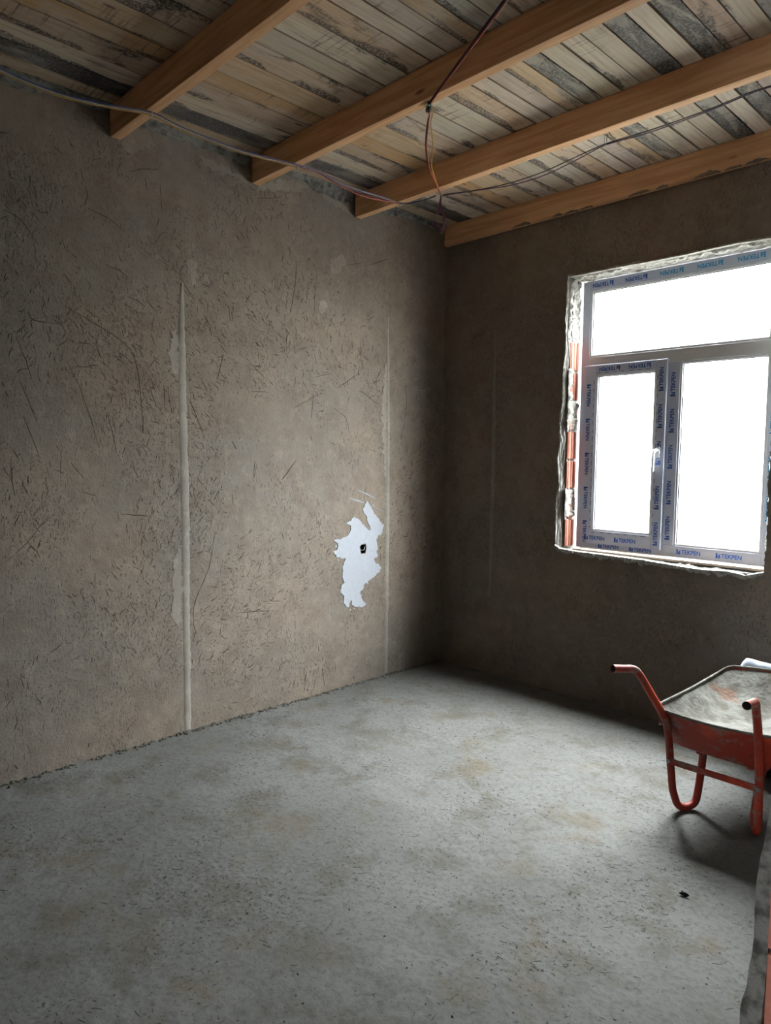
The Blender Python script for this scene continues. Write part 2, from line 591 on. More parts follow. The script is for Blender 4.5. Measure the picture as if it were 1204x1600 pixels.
# ------------------------------------------------------------------ shapes on surfaces
def grid(us, vs, fn):
    nu, nv = len(us), len(vs)
    U, W = np.meshgrid(us, vs, indexing='ij')
    P = fn(U, W).reshape(-1, 3)
    i = np.arange(nu - 1)[:, None] * nv + np.arange(nv - 1)[None, :]
    F = np.stack([i, i + nv, i + nv + 1, i + 1], -1).reshape(-1, 4)
    return P, F


def ragged(poly, step=.006, amp=.003, rnd=random):
    out = []
    for a, b in zip(poly, poly[1:] + poly[:1]):
        d = math.dist(a, b)
        n = max(1, int(d / step))
        for k in range(n):
            t = k / n
            out.append((a[0] + (b[0] - a[0]) * t + rnd.uniform(-amp, amp), a[1] + (b[1] - a[1]) * t + rnd.uniform(-amp, amp)))
    return out


def plate(name, poly, to3, thick, mat, parent, holes=()):
    """a plate with ragged outline standing `thick` proud; to3(a, b, d) gives the point d in front of the surface"""
    bm = bmesh.new()
    loops = []
    for L in [poly] + list(holes):
        vs = [bm.verts.new(to3(a, b, thick)) for a, b in L]
        es = [bm.edges.new((vs[i], vs[(i + 1) % len(vs)])) for i in range(len(vs))]
        loops.append((vs, es))
    bmesh.ops.triangle_fill(bm, use_beauty=True, use_dissolve=False, edges=[e for _, es in loops for e in es])
    for (vs, es), L in zip(loops, [poly] + list(holes)):
        low = [bm.verts.new(to3(a, b, -.004)) for a, b in L]
        n = len(vs)
        for i in range(n):
            bm.faces.new((vs[i], vs[(i + 1) % n], low[(i + 1) % n], low[i]))
    bmesh.ops.recalc_face_normals(bm, faces=bm.faces)
    V = [tuple(v.co) for v in bm.verts]
    bm.verts.index_update()
    F = [[v.index for v in f.verts] for f in bm.faces]
    bm.free()
    return mk(name, V, F, mat, parent)


def sliver(mb, pts, w, to3, h=.0012):
    """a thin tapering strand lying on a surface; pts in surface coordinates"""
    n = len(pts)
    L = []
    for i, p in enumerate(pts):
        a, b = pts[max(i - 1, 0)], pts[min(i + 1, n - 1)]
        dx, dy = b[0] - a[0], b[1] - a[1]
        d = math.hypot(dx, dy) or 1
        nx, ny = -dy / d, dx / d
        t = i / (n - 1)
        ww = w * (0.25 + 0.75 * math.sin(math.pi * min(max(t, .04), .96)) ** .6)
        L.append([to3(p[0] + nx * ww, p[1] + ny * ww, -.0006), to3(p[0], p[1], h), to3(p[0] - nx * ww, p[1] - ny * ww, -.0006)])
    V = [v for r in L for v in r]
    F = []
    for i in range(n - 1):
        a = i * 3
        F += [(a, a + 3, a + 4, a + 1), (a + 1, a + 4, a + 5, a + 2)]
    mb.add(V, F)


def left3(y, z, d):
    return (float(h_wall(y, z, 101)) + d, y, z)


def back3(x, z, d):
    return (x, -float(h_wall(x, z, 151)) - d, z)


def floor3(x, y, d):
    return (x, y, float(h_floor(x, y)) + d)


# ================================================================== the setting
# floor
xs = np.concatenate([np.arange(-.02, 3.03, .010), np.arange(3.03, 5.7, .06)])
ys = np.concatenate([np.arange(-6.1, -3.9, .06), np.arange(-3.9, .021, .010)])
P, F = grid(xs, ys, lambda x, y: np.stack([x, y, h_floor(x, y)], -1))
mb = MB()
mb.box(-.2, 5.7, -6.2, .25, -.20, -.06)
fl = mk('floor', np.concatenate([P, np.array(mb.V)]), F.tolist() + [[i + len(P) for i in f] for f in mb.F], M['floor'], None, True)
tag(fl, 'rough grey concrete screed floor with pits and brownish stains', kind='structure')

# left wall
yl = np.concatenate([np.arange(-6.1, -3.4, .08), np.arange(-3.4, .021, .012)])
zl = np.concatenate([np.arange(-.03, 3.27, .012), [3.285]])
P, F = grid(yl, zl, lambda y, z: np.stack([h_wall(y, z, 101), y, z], -1))
ctr = P[F].mean(1)
hy = (ctr[:, 1] > -.850) & (ctr[:, 1] < -.798) & (ctr[:, 2] > .895) & (ctr[:, 2] < .955)
F = F[~hy]
mb = MB()
mb.box(-.22, -.05, -6.2, .25, -.2, 3.30)
wl = mk('wall_left', np.concatenate([P, np.array(mb.V)]), F.tolist() + [[i + len(P) for i in f] for f in mb.F], M['clay'], None, True)
tag(wl, 'grey-brown clay plastered wall with straw scratches, left of the corner', kind='structure')

# window wall: a sheet of plaster 25 mm thick with a ragged hole over a masonry core
OUT = [(1.040, 2.722), (1.033, 2.45), (1.038, 2.30), (1.024, 2.05), (1.028, 1.93), (1.012, 1.80), (1.016, 1.66), (1.004, 1.55), (1.018, 1.40), (1.000, 1.26),
       (1.006, 1.10), (1.004, .985), (1.03, .962), (1.15, .955), (1.40, .953), (1.62, .950), (1.80, .940), (1.97, .933), (2.10, .942), (2.20, .930),
       (2.285, .955), (2.294, 1.15), (2.286, 1.45), (2.296, 1.9), (2.290, 2.4), (2.292, 2.715), (2.06, 2.722), (1.75, 2.716), (1.40, 2.722)]
OUTR = ragged(OUT, .012, .006)
OA = np.array(OUTR)


def inside(px, pz, poly):
    c = np.zeros(px.shape, bool)
    for (x0, z0), (x1, z1) in zip(poly, np.roll(poly, -1, 0)):
        if z0 != z1:
            c ^= ((z0 > pz) != (z1 > pz)) & (px < (x1 - x0) * (pz - z0) / (z1 - z0) + x0)
    return c


gx = np.concatenate([np.arange(-.02, 3.05, .0125), np.arange(3.05, 5.75, .15)])
gz = np.concatenate([np.arange(-.03, 3.28, .0125), [3.285]])
U, W = np.meshgrid(gx, gz, indexing='ij')
ins = inside(U, W, OA)
nz = len(gz)
i = np.arange(len(gx) - 1)[:, None] * nz + np.arange(nz - 1)[None, :]
F = np.stack([i, i + 1, i + nz + 1, i + nz], -1).reshape(-1, 4)
fi = ins.reshape(-1)[F]
F = F[~fi.all(1)]
U, W = U.reshape(-1).copy(), W.reshape(-1).copy()
part = np.unique(F[ins.reshape(-1)[F].any(1)].reshape(-1))
for q in part:
    if ins.reshape(-1)[q]:
        d = (OA[:, 0] - U[q]) ** 2 + (OA[:, 1] - W[q]) ** 2
        U[q], W[q] = OA[d.argmin()]
V = np.stack([U, -h_wall(U, W, 151), W], -1)
n = len(OUTR)
v0 = len(V)
V = np.concatenate([V, np.stack([OA[:, 0], -h_wall(OA[:, 0], OA[:, 1], 151), OA[:, 1]], -1), np.stack([OA[:, 0], np.full(n, .027), OA[:, 1]], -1)])
F = F.tolist() + [(v0 + k, v0 + (k + 1) % n, v0 + n + (k + 1) % n, v0 + n + k) for k in range(n)]
wb = mk('wall_back', V, F, M['clay_back'], None, True)
tag(wb, 'dark grey plastered wall around the window, right of the corner', kind='structure')
mb = MB()
mb.box(-.2, 1.050, .026, .205, -.2, 3.30).box(2.288, 5.7, .026, .205, -.2, 3.30)
mb.box(1.050, 2.288, .026, .205, -.2, .946).box(1.050, 2.288, .026, .205, 2.715, 3.30)
mb.build('masonry_core', M['mortar'], wb)

# partition on the right: plaster skin over hollow bricks, its raw end towards the camera
mb = MB()
mb.box(3.052, 3.23, -2.04, .02, -.02, 3.105)
mb.box(3.05, 3.23, -4.6, -2.29, 2.56, 3.105)
mb.box(3.03, 3.23, -6.1, -4.6, -.02, 3.105)
wr = mb.build('wall_right', M['mortar_grey'])
tag(wr, 'unfinished brick partition with a raw end at the right edge', kind='structure')
jz = np.arange(-.02, 2.57, .012)
edge = -2.305 + .012 * fbm(jz, jz * 0, 9, 501, 3) - .020 * np.clip((.42 - jz) / .25, 0, 1)
sk = np.interp(jz, (0, .25, .40, .54, .71, .82, .95, 3), (3.008, 3.012, 3.022, 3.020, 3.036, 3.046, 3.054, 3.054)) + .008 * fbm(jz, jz * 0 + 5, 9, 505, 3)
V, F = [], []
for i, z in enumerate(jz):
    V += [(3.054, -2.20, z), (3.054, edge[i] + .002, z), (sk[i], edge[i], z), (sk[i] - .002, -2.2, z), (3.022, .0, z), (3.052, .0, z)]
for i in range(len(jz) - 1):
    a = i * 6
    F += [(a + k, a + k + 1, a + k + 7, a + k + 6) for k in range(5)]
o = mk('plaster_skin', V, F, M['mortar_grey'], wr)
mb = MB()
mb.box(0, .176, 0, .25, 0, .178)
for g0 in (.028, .072, .116):
    mb.box(g0, g0 + .030, -.004, .02, .002, .176)
brick_jamb = mb.build('brick', M['brick'], wr, bevel=.004)
me = brick_jamb.data
for i in range(13):
    z = .015 + i * .192
    c = (3.14, -2.180, z + .089)
    if i == 0:
        brick_jamb.location = Vector(c) - wloc(wr)
    else:
        b = share(me, 'brick', c, wr)
        m = b.modifiers.new('bevel', 'BEVEL'); m.width = .004; m.segments = 2

# added walls behind the camera shut out light; the added slit lights the partition
tag(MB().box(-.2, 3.27, -6.3, -6.1, -.2, 3.3).box(3.70, 5.7, -6.3, -6.1, -.2, 3.3).box(3.27, 3.70, -6.3, -6.1, -.2, .9).box(3.27, 3.70, -6.3, -6.1, 2.0, 3.3).build('wall_front', M['plain_wall']), 'plain grey wall added behind the camera, with a slit for light', kind='structure')
tag(MB().box(5.6, 5.8, -6.3, .25, -.2, 3.3).build('wall_hall', M['plain_wall']), 'plain grey hall wall added behind the camera', kind='structure')

tag(MB().box(-14, 4.6, 5.0, 5.3, -.5, 3.9).build('wall_outside_added', M['house']), 'pale house wall added opposite the window to dim the low sky', kind='structure')  # added wall, blocks low sky to weaken light deep in the room
# outside ground
tag(MB().box(-30, 35, .26, 60, -.55, -.45).build('ground_outside', M['ground']), 'pale ground outside the window', kind='structure')

# ------------------------------------------------------------------ ceiling of reused boards
ce = MB().box(-.2, 5.8, -6.3, .25, 3.296, 3.42).build('ceiling', M['dark_void'])
tag(ce, 'ceiling of stained formwork boards laid over pine beams', kind='structure')
seams = [0.004, .13, .262, .397, .549, .672, .828, .979, 1.107, 1.253, 1.395, 1.488, 1.581, 1.676, 1.768, 1.865, 1.955, 2.051, 2.145, 2.236, 2.327, 2.425, 2.52, 2.612, 2.71, 2.805, 2.90, 3.02]
CREAM, TAN, ORANGE, PINK, GREY, DARK = (.66, .58, .46), (.55, .42, .28), (.48, .32, .18), (.56, .44, .34), (.40, .375, .34), (.19, .18, .17)
tones = [(TAN, .45), (DARK, .75), (CREAM, .40), (PINK, .55), (ORANGE, .40), (TAN, .15), (PINK, .50), (CREAM, .25), (CREAM, .45), (TAN, .40), (CREAM, .12), (CREAM, .10), (TAN, .45), (GREY, .70),
         (CREAM, .12), (CREAM, .42), (CREAM, .10), (GREY, .85), (CREAM, .10), (GREY, .90), (PINK, .60), (CREAM, .3), (GREY, .5), (CREAM, .2), (TAN, .5), (CREAM, .2), (GREY, .6)]
cuts = [BEAM_Y[0] + .025, BEAM_Y[0] - .79, BEAM_Y[1] + .025]
for i in range(len(seams) - 1):
    x0, x1 = seams[i] + .0015 + random.uniform(.0005, .004), seams[i + 1] - .0015 - random.uniform(.0005, .004)
    cut = cuts[1]
    tone, amt = tones[i]
    for y0, y1 in ((.018, cut + .002), (cut - .002, -6.08)):
        dz = random.uniform(0, .004)
        ysub = np.linspace(y0, y1, 14)
        wob = [random.uniform(-.0012, .0012) for _ in ysub]
        V, F = [], []
        for k, yy in enumerate(ysub):
            w = wob[k]
            V += [(x0 + w, yy, ZC + dz), (x1 + w * .6, yy, ZC + dz + random.uniform(-.001, .001)), (x1, yy, ZC + .030), (x0, yy, ZC + .030)]
        for k in range(len(ysub) - 1):
            a = k * 4
            F += [(a + q, a + (q + 1) % 4, a + 4 + (q + 1) % 4, a + 4 + q) for q in range(4)]
        F += [(3, 2, 1, 0), tuple(4 * (len(ysub) - 1) + q for q in range(4))]
        o = mk('plank', V, F, M['plank'], ce)
        j = random.uniform(.74, 1.12)
        o.color = (tone[0] * j, tone[1] * j * random.uniform(.97, 1.02), tone[2] * j * random.uniform(.94, 1.04), min(1, max(0, amt + .10 + random.uniform(-.06, .08))))

# ------------------------------------------------------------------ beams
BLAB = ['pine ceiling beam farthest from the window, nearest the top left corner', 'pine ceiling beam carrying the diagonal hanging wire, third from the window wall',
        'pine ceiling beam with knots, second from the window wall', 'pine ceiling beam lying against the window wall, its lower edge smeared with plaster']
beams = []
for i, y in enumerate(list(BEAM_Y) + [-3.357]):
    th = .036 if i == 3 else .052
    mb = MB()
    xsub = np.linspace(.010, 3.225, 30)
    V, F = [], []
    for k, x in enumerate(xsub):
        w = .0015 * math.sin(x * 2.1 + i)
        V += [(x, y + w, ZB), (x, y + th + w, ZB), (x, y + th + w, ZC + .0), (x, y + w, ZC + .0)]
    for k in range(len(xsub) - 1):
        a = 4 * k
        F += [(a + q, a + 4 + q, a + 4 + (q + 1) % 4, a + (q + 1) % 4) for q in range(4)]
    F += [(0, 1, 2, 3), tuple(4 * (len(xsub) - 1) + q for q in (3, 2, 1, 0))]
    b = mk('ceiling_beam', V, F, M['beam'])
    m = b.modifiers.new('bevel', 'BEVEL'); m.width = .003; m.segments = 2; m.limit_method = 'ANGLE'; m.angle_limit = 1.0
    tag(b, BLAB[i] if i < 4 else 'pine ceiling beam nearest the camera, just past the top left corner', 'beam', 'pine ceiling beams')
    beams.append(b)
    if i >= 4:
        continue
# plaster smeared on the lower edge of the beam at the window wall
mb_list = [(.62, .10), (.93, .05), (1.02, .07), (1.13, .06), (1.45, .09), (1.62, .05), (1.83, .10), (2.0, .06), (2.10, .08)]
for x, w in mb_list:
    w *= 1.5
    h = random.uniform(.008, .020)
    poly = ragged([(x, ZB - .003), (x + w, ZB - .003), (x + w * .9, ZB + h * .5), (x + w * .6, ZB + h), (x + w * .25, ZB + h * .6)], .008, .003)
    plate('plaster_smear', poly, lambda a, b, d: (a, BEAM_Y[3] - d, b), .003, M['clay'], beams[3])

# ------------------------------------------------------------------ left wall: beacons, patches, straw
def strip(name, c0, c1, pts, to3, parent, mat, rise=.0018):
    """smooth vertical beacon: pts = list of (z, centre, half width)"""
    zs = np.arange(pts[0][0], pts[-1][0], .02)
    zz, cc, ww = zip(*pts)
    V, F = [], []
    for i, z in enumerate(zs):
        c = np.interp(z, zz, cc) + .002 * (random.random() - .5)
        w = np.interp(z, zz, ww) * random.uniform(.86, 1.1)
        V += [to3(c - w, z, -.003), to3(c - w * .8, z, rise * .8), to3(c, z, rise), to3(c + w * .8, z, rise * .8), to3(c + w, z, -.003)]
    for i in range(len(zs) - 1):
        a = i * 5
        F += [(a + k, a + k + 1, a + k + 6, a + k + 5) for k in range(4)]
    return mk(name, V, F, mat, parent, True)


o = strip('plaster_strip', 0, 0, [(.002, -2.150, .024), (.40, -2.150, .026), (1.24, -2.153, .028), (1.60, -2.155, .027), (2.07, -2.160, .027), (2.35, -2.157, .018), (2.49, -2.155, .006)], left3, wl, M['strip'])
tag(o, 'pale smooth plaster strip, the wider one on the left wall')
o = strip('plaster_strip', 0, 0, [(.002, -.589, .020), (.8, -.590, .021), (1.62, -.593, .020), (2.2, -.600, .015), (2.54, -.608, .004)], left3, wl, M['strip'])
tag(o, 'pale smooth plaster strip near the corner')
o = strip('plaster_strip', 0, 0, [(.55, .460, .010), (.9, .466, .018), (1.63, .470, .020), (2.1, .468, .016), (2.47, .462, .005)], back3, wb, M['strip'])
tag(o, 'pale smooth plaster strip left of the window')

SM = [[(-2.042, 3.167), (-1.972, 3.171), (-1.85, 3.154), (-1.745, 3.13), (-1.715, 3.117), (-1.788, 3.115), (-1.912, 3.119), (-1.992, 3.124)],
      [(-1.207, 3.208), (-1.103, 3.196), (-.995, 3.168), (-.906, 3.116), (-.967, 3.122), (-1.076, 3.147), (-1.181, 3.168)],
      [(-1.132, 2.802), (-1.063, 2.823), (-1.036, 2.861), (-.992, 2.833), (-1.008, 2.777), (-1.057, 2.736), (-1.116, 2.733)],
      [(-1.662, 3.124), (-1.499, 3.19), (-1.332, 3.224), (-1.258, 3.218), (-1.381, 3.162), (-1.546, 3.119), (-1.68, 3.091)],
      [(-2.475, 3.111), (-2.442, 3.173), (-2.34, 3.222), (-2.306, 3.153), (-2.394, 3.079), (-2.477, 3.07)],
      [(-2.125, 2.619), (-2.075, 2.601), (-2.057, 2.519), (-2.088, 2.483), (-2.114, 2.543)], [(-2.033, 2.548), (-1.978, 2.53), (-1.994, 2.506), (-2.025, 2.521)],
      [(-2.205, .62), (-2.178, .66), (-2.178, 1.0), (-2.20, 1.04), (-2.235, .95), (-2.228, .8), (-2.25, .7)], [(-2.235, 1.98), (-2.183, 2.0), (-2.185, 2.2), (-2.21, 2.25), (-2.238, 2.1)],
      [(-.60, 1.35), (-.635, 1.5), (-.66, 1.9), (-.63, 2.2), (-.612, 2.2), (-.612, 1.4)],
      [(-1.23, 2.491), (-1.188, 2.537), (-1.141, 2.525), (-1.162, 2.469), (-1.214, 2.454)]]
for s in SM:
    plate('mortar_patch', ragged(s, .014, .013), left3, .0016, M['smear'], wl)
# broken mortar ledge under the boards, bay by bay
for y0, y1 in ((-3.36, -2.55), (-2.47, -1.73), (-1.66, -.94), (-.86, -.05)):
    us = np.arange(y0, y1, .012)
    vs = np.linspace(0, 1, 7)
    def ledge(u, v):
        z = 3.262 - v * (.035 + .05 * np.clip(fbm(u, u * 0, 5, 611, 3) + .5, 0, 1))
        d = .004 + (.030 * (1 - v) + .018 * np.clip(fbm(u, v * .4, 26, 621, 3) + .2, 0, 1)) * (1 - v ** 3)
        d = np.where(v > .99, -.006, d)
        return np.stack([h_wall(u, z, 101) + d, u, z], -1)
    P, F = grid(us, vs, ledge)
    mk('mortar_ledge', P, F.tolist(), M['mortar_grey'], wl)

plate('gypsum_patch', ragged(PATCH, .008, .0055), left3, .004, M['gypsum'], wl, [HOLE])
for q in range(34):                          # loose flecks of gypsum round the patch
    a, b = random.choice(PATCH)
    a, b, r = a + random.gauss(0, .016), b + random.gauss(0, .016), random.uniform(.003, .010)
    plate('gypsum_fleck', [(a + r * random.uniform(.5, 1.2) * math.cos(t), b + r * random.uniform(.5, 1.2) * math.sin(t)) for t in np.arange(0, 6.2, .9)], left3, .003, M['gypsum'] if q % 3 else M['smear'], wl)

for l in ([(-.877, 1.329), (-.782, 1.296), (-.697, 1.262)], [(-.946, 1.276), (-.865, 1.254), (-.817, 1.24)], [(-.745, 1.215), (-.634, 1.171)], [(-.622, 1.232), (-.546, 1.202)]):
    mb = MB()
    sliver(mb, l, .006, left3, .003)
    mb.build('gypsum_scratch', M['gypsum'], wl)
mb = MB()                                   # the hole in the patch, open to a dark box with a wire end
mb.add([(-.06, -.856, .885), (-.06, -.79, .885), (-.06, -.79, .965), (-.06, -.856, .965), (-.002, -.856, .885), (-.002, -.79, .885), (-.002, -.79, .965), (-.002, -.856, .965)],
       [(0, 1, 2, 3), (0, 4, 5, 1), (1, 5, 6, 2), (2, 6, 7, 3), (3, 7, 4, 0)])
mb.build('socket_hole', M['rubber_and_holes'], wl)
mb = MB()
mb.tube(spline([(-.05, -.83, .93), (-.01, -.828, .915), (.004, -.815, .918), (.003, -.808, .94)], 5), .0025, 6)
mb.build('wire_end', M['clip'], wl, True)

for pl in SCR:  # traced scratches and straw, both drawn as dark raised strands
    mb = MB()
    P3 = spline([(a, b, 0) for a, b in pl], 4 if len(pl) > 2 else 5)
    pts = [(q[0] + random.uniform(-.002, .002), q[1] + random.uniform(-.002, .002)) for q in P3]
    L = sum(math.dist(a, b) for a, b in zip(pts, pts[1:]))
    sliver(mb, pts, random.uniform(.0022, .0040), left3, .0012)
    mb.build('straw_scratch', M['straw_fine'], wl)


def flecks(name, count, rng, a0, a1, b0, b1, to3v, mat, parent, lmin, lmax, wmin, wmax, seed, bias, skip=None):
    """many short strands, gathered in drifts and leaning the same way from place to place; one mesh"""
    V, F = [], []
    c = 0
    A = rng.uniform(a0, a1, count * 6)
    B = rng.uniform(b0, b1, count * 6)
    dens = np.clip(fbm(A, B, 2.3, seed, 3) * 2.2 + .5, .06, 1) ** 1.5
    keep = rng.random(count * 6) < dens
    A, B = A[keep][:count], B[keep][:count]
    if skip is not None:
        q = ~skip(A, B)
        A, B = A[q], B[q]
    th = bias + 2.2 * fbm(A, B, 1.1, seed + 40, 2) + rng.normal(0, .55, len(A))
    L = lmin + (lmax - lmin) * rng.random(len(A)) ** 5
    W = wmin + (wmax - wmin) * rng.random(len(A)) ** 1.6
    bend = rng.normal(0, .14, len(A))
    ts = (-.5, -.17, .17, .5)
    wt = (.15, 1, .9, .15)
    rows = []
    for t, w in zip(ts, wt):
        ca, sa = np.cos(th + bend * t), np.sin(th + bend * t)
        ua, ub = A + ca * L * t, B + sa * L * t
        for s, h in ((1, -.0005), (0, .0010), (-1, -.0005)):
            rows.append(to3v(ua - sa * W * w * s, ub + ca * W * w * s, h))
    R = np.stack(rows, 1)                      # (n, 12, 3)
    V = R.reshape(-1, 3)
    f0 = []
    for i in range(3):
        a = i * 3
        f0 += [(a, a + 3, a + 4, a + 1), (a + 1, a + 4, a + 5, a + 2)]
    f0 = np.array(f0)
    F = (f0[None] + (np.arange(len(A)) * 12)[:, None, None]).reshape(-1, 4)
    o = mk(name, V, F.tolist(), mat, parent)
    return tag(o, kind='stuff')


lv = lambda a, b, d: np.stack([h_wall(a, b, 101) + d, a, b], -1)
bv = lambda a, b, d: np.stack([a, -h_wall(a, b, 151) - d, b], -1)
fv = lambda a, b, d: np.stack([a, b, h_floor(a, b) + d], -1)
onpatch = lambda a, b: (a > -1.02) & (a < -.66) & (b > .53) & (b < 1.2)
flecks('straw_flecks', 9000, RNG, -3.4, -.02, .03, 3.15, lv, M['straw'], wl, .005, .065, .0011, .0036, 700, 1.25, onpatch)
inwin = lambda a, b: (a > .98) & (a < 2.32) & (b > .90) & (b < 2.75)
flecks('straw_flecks', 1500, RNG, .02, 2.9, .03, 3.08, bv, M['straw_fine'], wb, .005, .045, .0010, .0024, 760, 1.2, inwin)
flecks('pit_marks', 2600, RNG, .02, 2.98, -3.85, -.05, fv, M['pit'], fl, .004, .034, .0013, .0046, 800, .9)  # floor pits and cracks drawn as raised dark slivers

# crumbs along the wall foot and over the floor
def crumbs(name, spots, mat, parent):
    V, F = [], []
    f8 = [(0, 2, 4), (2, 1, 4), (1, 3, 4), (3, 0, 4), (2, 0, 5), (1, 2, 5), (3, 1, 5), (0, 3, 5)]
    for x, y, r in spots:
        c = np.array(floor3(x, y, r * .25))
        a = random.uniform(0, 3)
        e = [np.array((math.cos(a), math.sin(a), 0)), np.array((-math.sin(a), math.cos(a), 0))]
        q = [random.uniform(.6, 1.3) * r for _ in range(6)]
        b = len(V)
        V += [tuple(c + e[0] * q[0]), tuple(c - e[0] * q[1]), tuple(c + e[1] * q[2]), tuple(c - e[1] * q[3]), tuple(c + np.array((0, 0, q[4] * .7))), tuple(c - np.array((0, 0, q[5] * .5)))]
        F += [tuple(i + b for i in f) for f in f8]
    return tag(mk(name, V, F, mat, parent), kind='stuff')


sp = [(abs(random.gauss(.012, .018)) + .004, random.uniform(-3.4, -.05), random.uniform(.003, .011)) for _ in range(620)]
crumbs('wall_foot_crumbs', sp, M['pit'], fl)
sp = [(random.uniform(.1, 2.9), random.uniform(-3.7, -.1), random.uniform(.0015, .0045)) for _ in range(900)]
crumbs('floor_crumbs', sp, M['crumb'], fl)

# ================================================================== window
wx0, wx1, wz0, wz1, wy = 1.075, 2.284, .968, 2.702, .130
win = empty('window_1', ((wx0 + wx1) / 2, wy, wz0))
tag(win, 'white three-light window still wrapped in printed protective film', kind='structure')
fr = {}
def bar(name, x0, x1, z0, z1, y0=wy, y1=wy + .07, mat='film', parent=win, bev=.004):
    return MB().box(x0, x1, y0, y1, z0, z1).build(name, M[mat], parent, bevel=bev)


fr['left'] = bar('frame_bar', wx0, 1.132, wz0, wz1)
fr['right'] = bar('frame_bar', 2.226, wx1, wz0, wz1)
fr['top'] = bar('frame_bar', 1.132, 2.226, 2.640, wz1)
fr['bottom'] = bar('frame_bar', 1.132, 2.226, wz0, 1.040)
fr['transom'] = bar('transom', 1.132, 2.226, 2.138, 2.216, mat='upvc')
fr['mullion'] = bar('mullion', 1.664, 1.734, 1.040, 2.138)
# opening sash on the left, a little proud
sash = bar('sash', 1.112, 1.196, 1.004, 2.160, wy - .018, wy + .05)
sash['label'] = 'opening sash with printed film and a white handle'
sr = bar('sash_bar', 1.597, 1.662, 1.004, 2.160, wy - .018, wy + .05, parent=sash)
st = bar('sash_bar', 1.196, 1.597, 2.098, 2.160, wy - .018, wy + .05, parent=sash)
sb = bar('sash_bar', 1.196, 1.597, 1.004, 1.090, wy - .018, wy + .05, parent=sash)


def glazing(x0, x1, z0, z1, y, parent, tk=.012):
    g = MB().box(x0 - .004, x1 + .004, y + .022, y + .026, z0 - .004, z1 + .004).build('glass_pane', M['glass'], parent)
    mb = MB()
    mb.box(x0 - .002, x0 + tk, y + .004, y + .02, z0, z1).box(x1 - tk, x1 + .002, y + .004, y + .02, z0, z1)
    mb.box(x0 + tk, x1 - tk, y + .004, y + .02, z0 - .002, z0 + tk).box(x0 + tk, x1 - tk, y + .004, y + .02, z1 - tk, z1 + .002)
    mb.build('glazing_bead', M['upvc'], parent, bevel=.002)
    t2 = tk + .004
    mb = MB()
    mb.box(x0 + tk, x0 + t2, y + .010, y + .0215, z0 + tk, z1 - tk).box(x1 - t2, x1 - tk, y + .010, y + .0215, z0 + tk, z1 - tk)
    mb.box(x0 + t2, x1 - t2, y + .010, y + .0215, z0 + tk, z0 + t2).box(x0 + t2, x1 - t2, y + .010, y + .0215, z1 - t2, z1 - tk)
    mb.build('gasket', M['gasket'], parent)
    return g


glazing(1.132, 2.226, 2.216, 2.640, wy, win)
glazing(1.734, 2.226, 1.040, 2.138, wy, win)
glazing(1.196, 1.597, 1.090, 2.098, wy - .018, sash)
# handle on the sash's inner stile
hx, hz, hy = 1.626, 1.60, wy - .018
hd = MB().box(hx - .013, hx + .013, hy - .010, hy, hz - .034, hz + .034).build('handle', M['upvc'], sash, bevel=.005)
mb = MB()
mb.tube(spline([(hx, hy - .006, hz + .012), (hx, hy - .040, hz + .012), (hx - .004, hy - .050, hz - .002), (hx - .006, hy - .052, hz - .05), (hx - .008, hy - .052, hz - .118)], 5), [.009] * 8 + [.0085] * 13, 8)
mb.build('lever', M['upvc'], hd, True)

# printed film: the maker's word with its two-bar mark, repeated along every bar
def text_mesh(body, size):
    cu = bpy.data.curves.new('lettering', 'FONT')
    cu.body = body
    cu.size = size
    cu.extrude = .0002
    cu.offset = .0009
    cu.resolution_u = 3
    cu.align_x = 'LEFT'
    cu.align_y = 'CENTER'
    ob = bpy.data.objects.new('tmp', cu)
    COL.objects.link(ob)
    dg = bpy.context.evaluated_depsgraph_get()
    me = bpy.data.meshes.new_from_object(ob.evaluated_get(dg))
    bpy.data.objects.remove(ob, do_unlink=True)
    return me


def film_word(ink):
    me = text_mesh('TEKPEN', .034)
    xs = [v.co.x for v in me.vertices]
    w = max(xs) - min(xs)
    bm = bmesh.new()
    bm.from_mesh(me)
    for v in bm.verts:
        v.co.x = (v.co.x - min(xs)) * (.112 / w) + .030
        v.co.y += .0
    for x0, x1, y0, y1 in ((0, .010, -.014, .016), (.012, .017, -.014, .004), (.018, .025, -.014, .010)):
        vs = [bm.verts.new((a, b, .0002)) for a, b in ((x0, y0), (x1, y0), (x1, y1), (x0, y1))]
        bm.faces.new(vs)
    bm.to_mesh(me)
    bm.free()
    me.materials.clear()
    me.materials.append(ink)
    return me


W_DARK, W_GLARE = film_word(M['ink']), film_word(M['ink_glare'])


def word(parent, x, z, y, turn, me=W_DARK):
    """turn: degrees the line of print is rotated in the plane of the window (seen from the room)"""
    o = bpy.data.objects.new('lettering', me)
    COL.objects.link(o)
    o.parent = parent
    o.location = Vector((x, y - .0009, z)) - wloc(parent)
    R = Matrix.Rotation(math.radians(90), 3, 'X')
    o.rotation_euler = (Matrix.Rotation(math.radians(-turn), 3, 'Y') @ R).to_euler()
    return o


